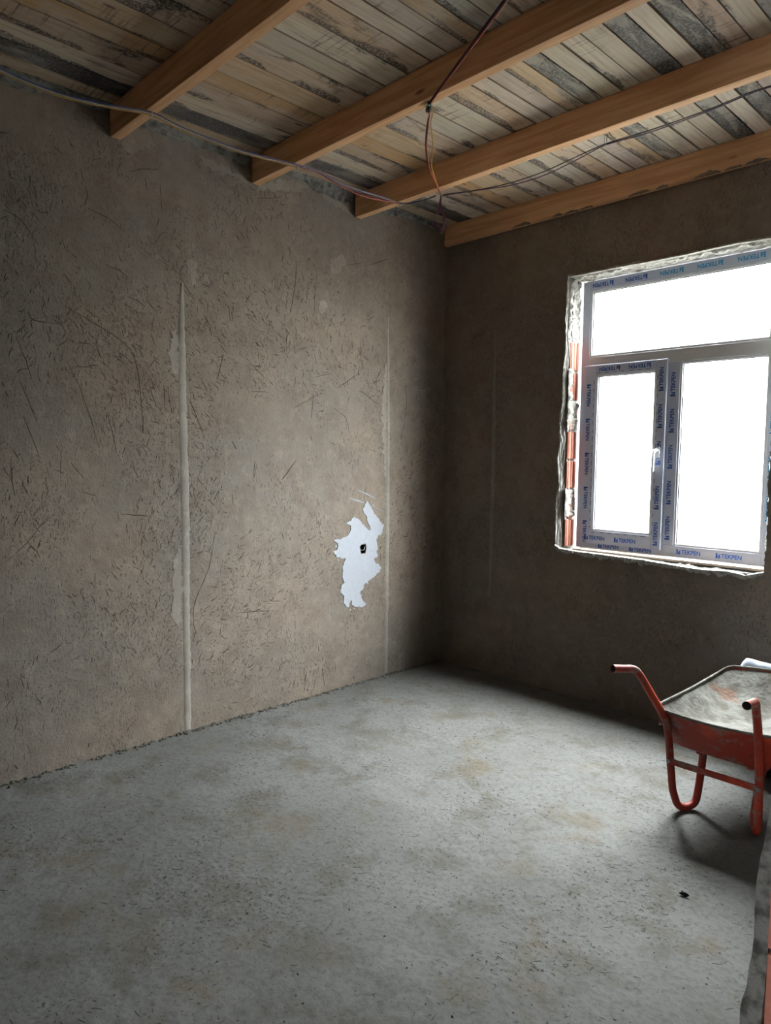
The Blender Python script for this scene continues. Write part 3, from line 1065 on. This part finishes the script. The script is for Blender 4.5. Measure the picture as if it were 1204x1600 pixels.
sy = wy - .018
for i in range(5):                                      # upside down along the top
    word(fr['top'], 1.285 + i * .222, 2.672, wy, 180, W_GLARE if i > 1 else W_DARK)
for i in range(2):
    word(st, 1.36 + i * .20, 2.132, sy, 180)
for i in range(5):                                      # reading downwards on the left stile
    word(sash, 1.146, 2.04 - i * .222, sy, -90)
for i in range(5):                                      # reading upwards on the right stile and the mullion
    word(sr, 1.630, 1.03 + i * .222 if i < 2 else 1.08 + i * .222, sy, 90)
for i in range(5):
    word(fr['mullion'], 1.695, 1.07 + i * .216, wy, 90)
for x in (1.15, 1.36):
    word(sb, x, 1.040, sy, 0)
for i, x in enumerate((1.24, 1.455, 1.755, 1.985)):
    word(fr['bottom'], x, .990 if i < 2 else 1.004, wy, 0)
for i in range(5):
    word(fr['right'], 2.254, 1.22 + i * .24, wy, 90, W_GLARE)
# fine ruled line of print on the sash
def rule(parent, x0, x1, z0, z1):
    mb = MB()
    L = max(x1 - x0, z1 - z0)
    n = int(L / .05)
    for i in range(n):
        a, b = i / n, (i + random.uniform(.3, .6)) / n
        if x1 - x0 > z1 - z0:
            mb.box(x0 + L * a, x0 + L * b, sy - .0012, sy - .0004, z0, z1)
        else:
            mb.box(x0, x1, sy - .0012, sy - .0004, z0 + L * a, z0 + L * b)
    mb.build('film_rule', M['gasket'], parent)


rule(sash, 1.182, 1.1845, 1.10, 2.09)
rule(sr, 1.606, 1.6085, 1.10, 2.09)
rule(st, 1.20, 1.59, 2.1065, 2.109)
rule(sb, 1.20, 1.59, 1.0775, 1.080)

# ------------------------------------------------------------------ raw reveal of the window
mb = MB()
mb.box(0, .105, 0, .100, 0, .178)
for g0 in (.006, .038, .070):
    mb.box(.09, .110, g0, g0 + .024, .001, .177)
me = None
for i in range(7):
    z0 = .978 + i * .1925
    c = (1.052 - .105 + .054, .074, z0 + .089)
    if me is None:
        b = mb.build('brick', M['brick'], wb, bevel=.004)
        me = b.data
        b.location = Vector((1.008, .076, z0 + .089)) - wloc(wb)
    else:
        b = share(me, 'brick', (1.008, .076, z0 + .089), wb)
        m = b.modifiers.new('bevel', 'BEVEL'); m.width = .004; m.segments = 2


def lumps(name, u0, u1, v0, v1, fn, mat, parent, amp, seed, res=.006, base=.0):
    us, vs = np.arange(u0, u1 + res, res), np.arange(v0, v1 + res, res)
    def f(u, v):
        e = np.minimum(np.minimum(u - u0, u1 - u), np.minimum(v - v0, v1 - v)) / .018
        d = base + amp * np.clip(fbm(u, v, 22, seed, 4, .6) + .45, 0, 1.2) * np.clip(e + .35 * fbm(u, v, 60, seed + 5, 2) + .3, 0, 1) - .004 * (e < .15)
        return fn(u, v, d)
    P, F = grid(us, vs, f)
    return mk(name, P, F.tolist(), mat, parent)


LR = lambda u, v, d: np.stack([1.050 + d, u, v], -1)
oz = np.array([b for a, b in OUT[:12]][::-1])
ox = np.array([a for a, b in OUT[:12]][::-1])
lumps('reveal_splay', -.02, 1.02, .962, 2.722, lambda u, v, d: np.stack([np.interp(v, oz, ox) * (1 - u) + 1.060 * u - .002 + d * .5, -.004 + .062 * u - d * .8, v], -1), M['mortar'], wb, .012, 891, res=.012)
lumps('reveal_mortar', .012, .130, 2.30, 2.716, LR, M['mortar'], wb, .026, 901)
lumps('reveal_mortar', .012, .125, 1.175, 1.350, LR, M['mortar'], wb, .020, 911, base=.008)
lumps('reveal_mortar', .012, .125, 1.745, 1.935, LR, M['mortar'], wb, .020, 921, base=.008)
lumps('reveal_mortar', .012, .060, 1.93, 2.14, LR, M['mortar'], wb, .018, 931, base=.008)
lumps('reveal_mortar', .012, .132, 1.052, 2.286, lambda u, v, d: np.stack([v, u, 2.716 - d], -1), M['mortar'], wb, .018, 941)
lumps('reveal_mortar', .012, .132, .948, 2.714, lambda u, v, d: np.stack([2.288 - d, u, v], -1), M['mortar'], wb, .014, 951)
lumps('reveal_mortar', .004, .125, 1.052, 2.286, lambda u, v, d: np.stack([v, u, .944 + d], -1), M['mortar'], wb, .014, 961)


def band(name, pts, to3, mat, parent, w0, w1, thick, seed):
    """broken edge of plaster along a line: ragged on the wall side"""
    rnd = random.Random(seed)
    P = []
    for a, b in zip(pts, pts[1:]):
        n = max(1, int(math.dist(a, b) / .010))
        P += [(a[0] + (b[0] - a[0]) * k / n, a[1] + (b[1] - a[1]) * k / n) for k in range(n)]
    P.append(pts[-1])
    V, F = [], []
    wv = rnd.uniform(w0, w1)
    for i, p in enumerate(P):
        a, b = P[max(i - 1, 0)], P[min(i + 1, len(P) - 1)]
        dx, dz = b[0] - a[0], b[1] - a[1]
        d = math.hypot(dx, dz)
        nx, nz = -dz / d, dx / d
        wv = .6 * wv + .4 * rnd.uniform(w0, w1) + rnd.uniform(-.003, .003)
        wv = max(.002, wv)
        t = thick * rnd.uniform(.5, 1.3)
        V += [to3(p[0] - nx * .006, p[1] - nz * .006, -.012), to3(p[0] - nx * .003, p[1] - nz * .003, t), to3(p[0] + nx * wv * .6, p[1] + nz * wv * .6, t * rnd.uniform(.4, 1.1)), to3(p[0] + nx * wv, p[1] + nz * wv, -.003)]
    for i in range(len(P) - 1):
        a = i * 4
        F += [(a + k, a + k + 1, a + k + 5, a + k + 4) for k in range(3)]
    return mk(name, V, F, mat, parent)


band('broken_plaster_edge', [p for p in OUT[:12]][::-1], back3, M['mortar'], wb, .002, .024, .010, 3)
band('broken_plaster_edge', OUT[11:21][::-1], back3, M['mortar'], wb, .006, .040, .020, 4)
band('broken_plaster_edge', [OUT[25], OUT[26], OUT[27], OUT[28], OUT[0]][::-1], back3, M['mortar'], wb, .002, .020, .010, 5)
for x, z in ((1.99, .918), (2.06, .912), (1.60, .925), (1.33, .93), (2.17, .92)):
    plate('plaster_flake', ragged([(x - .03, z + .02), (x + .03, z + .022), (x + .02, z - .004), (x, z - .014), (x - .02, z + .002)], .008, .004), back3, .004, M['mortar'], wb)
sbd = MB().box(1.115, 2.275, .018, .124, .958, .972).build('sill_board', M['sill'], None, bevel=.002)
tag(sbd, 'thin pale wooden board lying along the window sill', 'board')

# ================================================================== wires
def strand(name, pts, r, mat, parent, n=7, k=10):
    return MB().tube(spline(pts, k), r, n).build(name, M[mat], parent, True)


def clip(parent, x, y, z):
    mb = MB()
    mb.tube([(x - .010, y, z + .004), (x - .010, y, z - .006), (x - .006, y, z - .011), (x + .006, y, z - .011), (x + .010, y, z - .006), (x + .010, y, z + .004)], .0035, 6)
    return mb.build('wire_clip', M['clip'], parent, True)


C1, C2, C3 = (.395, -2.512, 3.104), (.408, -1.693, 3.104), (.410, -.905, 3.104)
C4, C5 = (1.366, -1.695, 3.104), (.685, -.850, 3.106)
wa = empty('wire_bundle', C1)
tag(wa, 'thin white, yellow, blue and red wires sagging from beam to beam along the left wall', 'wire')
base = [(.40, -3.30, 3.085), (.40, -3.144, 3.057), (.40, -3.0, 3.044), (.40, -2.847, 3.050), (.40, -2.682, 3.073), C1, (.40, -2.376, 3.085), (.40, -2.242, 3.080), (.40, -2.063, 3.078), (.40, -1.89, 3.090), C2]
off = lambda P, dx, dz: [(a + dx, b, c + dz) for a, b, c in P]
strand('white_strand', base + [(.40, -1.529, 3.114), (.40, -1.318, 3.098), (.40, -1.05, 3.106), C3], .0025, 'wire_white', wa)
strand('blue_strand', off(base, .007, .005) + [(.405, -1.529, 3.119), (.40, -1.318, 3.101), (.40, -1.026, 3.113), (C3[0], C3[1], C3[2] + .005), (.55, -.87, 3.098), (.655, -.858, 3.104)], .0024, 'wire_blue', wa)
strand('yellow_strand', off(base, -.004, -.005), .0023, 'wire_yellow', wa)
strand('red_strand', [C2, (.40, -1.529, 3.110), (.40, -1.39, 3.088), (.40, -1.218, 3.074), (.40, -1.026, 3.092), C3], .0025, 'wire_red', wa)
strand('violet_strand', off([C2, (.40, -1.529, 3.112), (.40, -1.35, 3.09), (.40, -1.15, 3.088), C3, (.55, -.875, 3.096), (.650, -.86, 3.102)], .006, -.002), .0023, 'wire_purple', wa)
for c in (C1, C2, C3):
    clip(wa, *c)

wd = empty('wire_bundle', C4)
tag(wd, 'dark and yellow wires hanging diagonally from the third beam down to the second', 'wire')
far = (2.97, -2.52, 3.104)
strand('dark_strand', [far, (2.5, -2.28, 3.100), (1.9, -1.975, 3.100), C4, (1.28, -1.60, 3.116), (1.214, -1.541, 3.122), (1.062, -1.389, 3.113), (.927, -1.221, 3.098), (.806, -1.035, 3.097), C5], .0034, 'wire_dark', wd)
strand('red_strand', off([far, (2.5, -2.28, 3.098), (1.9, -1.975, 3.098), C4, (1.28, -1.605, 3.114), (1.214, -1.541, 3.120), (1.062, -1.389, 3.110), (.927, -1.221, 3.095), (.806, -1.035, 3.094), C5], .006, -.004), .0029, 'wire_red', wd)
strand('violet_strand', off([far, (2.5, -2.28, 3.101), (1.9, -1.975, 3.101), C4], -.006, .002), .0029, 'wire_purple', wd)
strand('yellow_strand', [C4, (1.30, -1.60, 3.114), (1.224, -1.53, 3.119), (1.087, -1.363, 3.113), (.938, -1.208, 3.099), (.811, -1.03, 3.100), (.72, -.9, 3.10), C5], .0029, 'wire_yellow', wd)
MB().tube([(C4[0], C4[1], C4[2] + .006), (C4[0] - .004, C4[1] + .004, C4[2] - .02), (C4[0] - .012, C4[1] + .012, C4[2] - .03)], .008, 8).build('tape_wrap', M['wire_dark'], wd, True)
MB().box(C4[0] - .002, C4[0] + .008, C4[1] - .012, C4[1] - .002, C4[2] - .016, C4[2] - .008).build('green_tie', M['tape_green'], wd, bevel=.002)

we = empty('wire_bundle', (1.59, -.574, 3.206))
tag(we, 'violet wires running under the boards between the two beams nearest the window wall', 'wire')
run = [(.700, -.838, 3.104), (.907, -.755, 3.102), (1.091, -.699, 3.109), (1.267, -.648, 3.134), (1.437, -.602, 3.177), (1.59, -.574, 3.206), (1.781, -.569, 3.203), (1.973, -.562, 3.206), (2.155, -.564, 3.211), (2.328, -.578, 3.216), (2.60, -.56, 3.212), (3.0, -.55, 3.208)]
run2 = [(.702, -.836, 3.100), (.908, -.755, 3.099), (1.092, -.700, 3.094), (1.269, -.649, 3.113), (1.438, -.602, 3.160), (1.59, -.570, 3.202), (1.781, -.562, 3.196), (1.973, -.556, 3.200), (2.155, -.560, 3.206), (2.328, -.574, 3.212), (2.60, -.57, 3.206), (3.0, -.56, 3.204)]
strand('dark_strand', run, .0029, 'wire_dark', we)
strand('violet_strand', run2, .0029, 'wire_purple', we)
for x, y, z in ((1.59, -.572, 3.208), (2.328, -.576, 3.216)):
    mb = MB()
    mb.tube([(x - .008, y, 3.253), (x - .006, y, z - .008), (x + .006, y, z - .008), (x + .008, y, 3.253)], .0022, 6)
    mb.build('wire_tie', M['clip'], we, True)
strand('loose_end', [(1.66, -.60, 3.206), (1.665, -.64, 3.20), (1.655, -.68, 3.225)], .0022, 'wire_dark', we)

wc = empty('wire_coil', (C5[0], C5[1], 2.93))
tag(wc, 'small hanging coil of spare violet wire in the ceiling corner', 'wire')
for i in range(3):
    d = .006 * i
    strand('wire_loop', [(.685, -.845, 3.100), (.655 - d, -.82, 3.04), (.615 - d, -.82 + d, 2.985), (.622 - d, -.81, 2.945), (.645, -.80 + d, 2.928 - d), (.676 + d, -.81, 2.948), (.684 + d, -.82, 2.985), (.670 + d * .5, -.83, 3.04), (.688, -.847, 3.098)], .0028, 'wire_purple' if i != 1 else 'wire_red', wc)

# ================================================================== wheelbarrow
BW = (2.45, -.70, 0)
wbw = empty('wheelbarrow', BW)
tag(wbw, 'worn red wheelbarrow with a mortar-caked tray, handles towards the room', 'wheelbarrow')


def tubeframe(pts, name, parent=wbw, r=.0165, k=8):
    return MB().tube(spline(pts, k), r, 12, False).build(name, M['red'], parent, True)


GL, GR = (2.096, -1.262, .648), (2.652, -1.290, .636)
lp = [GL, (2.118, -1.205, .640), (2.138, -1.155, .632), (2.160, -1.135, .605), (2.205, -1.105, .515), (2.243, -1.075, .435), (2.258, -1.058, .370), (2.268, -1.040, .229), (2.280, -1.035, .110), (2.288, -1.030, .070), (2.300, -1.010, .021), (2.322, -.972, .008), (2.342, -.935, .026), (2.347, -.918, .075), (2.342, -.872, .190), (2.338, -.845, .245), (2.35, -.80, .262), (2.385, -.60, .245), (2.415, -.35, .175), (2.416, -.30, .158)]
rp = [GR, (2.650, -1.235, .630), (2.648, -1.185, .622), (2.644, -1.160, .592), (2.638, -1.115, .520), (2.633, -1.080, .450), (2.632, -1.058, .370), (2.632, -1.035, .229), (2.633, -1.030, .110), (2.632, -1.025, .070), (2.624, -1.005, .030), (2.606, -.968, .0125), (2.588, -.932, .035), (2.584, -.915, .075), (2.586, -.872, .190), (2.588, -.845, .245), (2.575, -.80, .262), (2.530, -.60, .245), (2.498, -.35, .175), (2.496, -.30, .158)]
tl = tubeframe(lp, 'frame_tube')
tr = tubeframe(rp, 'frame_tube')
for g, q, p in ((GL, lp[1], tl), (GR, rp[1], tr)):      # open tube ends: black plugs stand in for the shade inside
    d = (Vector(g) - Vector(q)).normalized()
    MB().tube([Vector(g) - d * .03, Vector(g) - d * .004], .0150, 12).build('grip_opening', M['rubber_and_holes'], p)
    MB().tube([Vector(g) - d * .004, Vector(g) + d * .0005], .0168, 12, False).build('grip_rim', M['red'], p, True)
# brace between the legs
mb = MB()
mb.add([(2.268, -1.058, .214), (2.640, -1.054, .214), (2.640, -1.054, .242), (2.268, -1.058, .242), (2.268, -1.050, .214), (2.640, -1.046, .214), (2.640, -1.046, .242), (2.268, -1.050, .242)],
       [(0, 1, 2, 3), (7, 6, 5, 4), (0, 4, 5, 1), (3, 2, 6, 7), (0, 3, 7, 4), (1, 5, 6, 2)])
mb.build('brace', M['red'], wbw, bevel=.002)
for x in (2.268, 2.636):
    MB().tube([(x, -1.064, .229), (x, -1.054, .229)], .009, 8).build('bolt', M['bolt'], wbw)
MB().tube([(2.226, -1.076, .392), (2.236, -1.07, .392)], .007, 8).build('bolt', M['bolt'], wbw)

# tray: pressed steel with rolled rim
RIM = [(2.214, -1.066, .458), (2.30, -1.074, .450), (2.45, -1.078, .447), (2.60, -1.074, .455), (2.715, -1.064, .466), (2.735, -1.03, .468), (2.728, -.75, .482), (2.712, -.50, .498), (2.665, -.40, .528),
       (2.57, -.375, .540), (2.46, -.375, .538), (2.345, -.385, .530), (2.275, -.405, .520), (2.240, -.50, .492), (2.222, -.75, .472), (2.200, -1.035, .459)]
BOT = [(2.270, -.985, .285), (2.32, -.990, .282), (2.45, -.992, .280), (2.58, -.990, .281), (2.635, -.985, .284), (2.645, -.965, .284), (2.63, -.80, .275), (2.60, -.66, .272), (2.56, -.62, .275),
       (2.50, -.61, .276), (2.45, -.61, .276), (2.40, -.61, .276), (2.34, -.62, .275), (2.30, -.66, .272), (2.275, -.80, .275), (2.262, -.965, .284)]
def closed(pts, k=4):
    P = [np.array(p) for p in pts]
    n = len(P)
    out = []
    for i in range(n):
        a, b, c, d = P[i - 1], P[i], P[(i + 1) % n], P[(i + 2) % n]
        for q in range(k):
            t = q / k
            out.append(.5 * ((2 * b) + (c - a) * t + (2 * a - 5 * b + 4 * c - d) * t * t + (3 * b - a - 3 * c + d) * t ** 3))
    return out


R_, B_ = closed(RIM), closed(BOT)
NN = len(R_)
ctrb = np.array((2.45, -.80, .262))
def shell(rings):
    V, F = [], []
    for r in rings:
        V += [tuple(v) for v in r]
    for i in range(len(rings) - 1):
        F += [(i * NN + k, i * NN + (k + 1) % NN, (i + 1) * NN + (k + 1) % NN, (i + 1) * NN + k) for k in range(NN)]
    V.append(tuple(ctrb if len(rings[0]) else ctrb))
    c = len(V) - 1
    b = (len(rings) - 1) * NN
    F += [(b + k, b + (k + 1) % NN, c) for k in range(NN)]
    return V, F


def tray_rings(inset, dz, lump=0):
    rings = []
    for t in (0, .12, .3, .5, .7, .86, .95, 1.0):
        q = []
        for k in range(NN):
            p = R_[k] * (1 - t) + B_[k] * t
            p = p + (ctrb - p) * np.array((.05, .05, 0)) * math.sin(math.pi * t) * -.6
            inn = np.array((ctrb[0] - p[0], ctrb[1] - p[1], 0))
            inn /= np.linalg.norm(inn)
            p = p + inn * inset + np.array((0, 0, dz * t))
            if lump and 0 < t:
                p = p + inn * lump * float(fbm(k * .35, t * 4, 1.3, 77, 3)) * (1 if t < 1 else .2)
            q.append(p)
        rings.append(q)
    for s in (.7, .4):
        rings.append([ctrb + (p - ctrb) * s + np.array((0, 0, (lump * .9 * float(fbm(p[0] * 9, p[1] * 9, 1.0, 79, 3)) if lump else 0))) + np.array((0, 0, dz)) for p in (B_)])
    return rings


V, F = shell(tray_rings(0, 0))
tray = mk('tray', V, [f[::-1] for f in F], M['red'], wbw, True)
rings = []
for t in (0, .06, .14, .24, .36, .5, .65, .8, .92):
    q = []
    for k in range(NN):
        p = R_[k] * (1 - t) + np.array((2.45, -.74, .372)) * t
        p[2] = R_[k][2] - (R_[k][2] - .372) * (1 - (1 - t) ** 2.2) - .004
        p[2] += .022 * float(fbm(p[0] * 10, p[1] * 10, 1.0, 79, 4)) * min(1, t * 8)
        q.append(p)
    rings.append(q)
V, F = shell(rings)
V[-1] = (2.45, -.74, .372)
o = mk('mortar_crust', V, F, M['tray_in'], tray, True)
tag(o, 'dried grey mortar caking the inside of the tray')
MB().tube(R_ + [R_[0], R_[1]], .0065, 8, False).build('rim', M['tray_in'], tray, True)
# tray bearers and wheel
for x in (2.36, 2.57):
    MB().box(x - .012, x + .012, -.96, -.62, .258, .272).build('tray_bearer', M['red'], wbw, bevel=.002)
wh = empty('wheel', (2.456, -.33, .148), wbw)
def lathe_x(prof, cx, cy, cz, n=32):
    V = [(cx + a, cy + r * math.cos(2 * math.pi * k / n), cz + r * math.sin(2 * math.pi * k / n)) for a, r in prof for k in range(n)]
    F = [(i * n + k, i * n + (k + 1) % n, (i + 1) * n + (k + 1) % n, (i + 1) * n + k) for i in range(len(prof) - 1) for k in range(n)]
    return V, F


V, F = lathe_x([(-.022, .100), (-.034, .118), (-.034, .135), (-.022, .150), (0, .155), (.022, .150), (.034, .135), (.034, .118), (.022, .100), (-.022, .100)], 2.456, -.33, .148)
mk('tyre', V, F, M['rubber_and_holes'], wh, True)
V, F = lathe_x([(-.020, .001), (-.024, .03), (-.010, .04), (-.010, .09), (-.022, .104), (.022, .104), (.010, .09), (.010, .04), (.024, .03), (.020, .001)], 2.456, -.33, .148)
mk('rim', V, F, M['red'], wh, True)
MB().tube([(2.405, -.33, .148), (2.507, -.33, .148)], .009, 10).build('axle', M['bolt'], wh)

# empty sack draped over the nose of the barrow, in front of the tray's front lip
def sack():
    us, vs = np.linspace(0, 1, 28), np.linspace(0, 1, 20)
    def top(u, v, d):
        x = 2.285 + .40 * u - .03 * (1 - u) * v
        y = -.362 + .20 * v
        z = .556 + .012 * np.sin(u * 9 + 1) * v - .17 * v ** 2.6 - .10 * np.clip((.12 - u) / .12, 0, 1) ** 1.5 - .09 * np.clip((u - .9) / .1, 0, 1) ** 1.5
        z = z + .014 * fbm(u * 4, v * 4, 1.6, 55, 3) - .05 * np.clip((.12 - v) / .12, 0, 1) ** 2
        return np.stack([x, y, z - d], -1)
    P, F = grid(us, vs, lambda u, v: top(u, v, 0))
    Q, _ = grid(us, vs, lambda u, v: top(u, v, .020))
    n, nv = len(P), len(vs)
    F = F.tolist()
    F2 = [[i + n for i in f[::-1]] for f in F]
    loop = [i * nv for i in range(len(us))] + [(len(us) - 1) * nv + j for j in range(1, nv)] + [i * nv + nv - 1 for i in range(len(us) - 2, -1, -1)] + [j for j in range(nv - 2, 0, -1)]
    F3 = [[a, b, b + n, a + n] for a, b in zip(loop, loop[1:] + loop[:1])]
    return mk('sack', np.concatenate([P, Q]), F + F2 + F3, M['sack'], None, True)


tag(sack(), 'pale blue-white empty sack draped over the front of the wheelbarrow', 'sack')

# black lump on the floor
V, F = [], []
for i in range(5):
    for k in range(8):
        a, e = 2 * math.pi * k / 8, math.pi * (i + .5) / 5
        r = .010 * (1 + .45 * math.sin(3 * a + i) + .2 * random.uniform(-1, 1))
        V.append((2.578 + r * math.sin(e) * math.cos(a) * 1.5, -1.608 + r * math.sin(e) * math.sin(a) * .8, float(h_floor(2.578, -1.608)) + .008 + .6 * r * math.cos(e)))
F = [(i * 8 + k, i * 8 + (k + 1) % 8, (i + 1) * 8 + (k + 1) % 8, (i + 1) * 8 + k) for i in range(4) for k in range(8)] + [tuple(range(8))[::-1], tuple(32 + k for k in range(8))]
tag(mk('rubble_lump', V, F, M['ash'], None, True), 'tiny black lump lying on the floor in front of the wheelbarrow', 'debris')
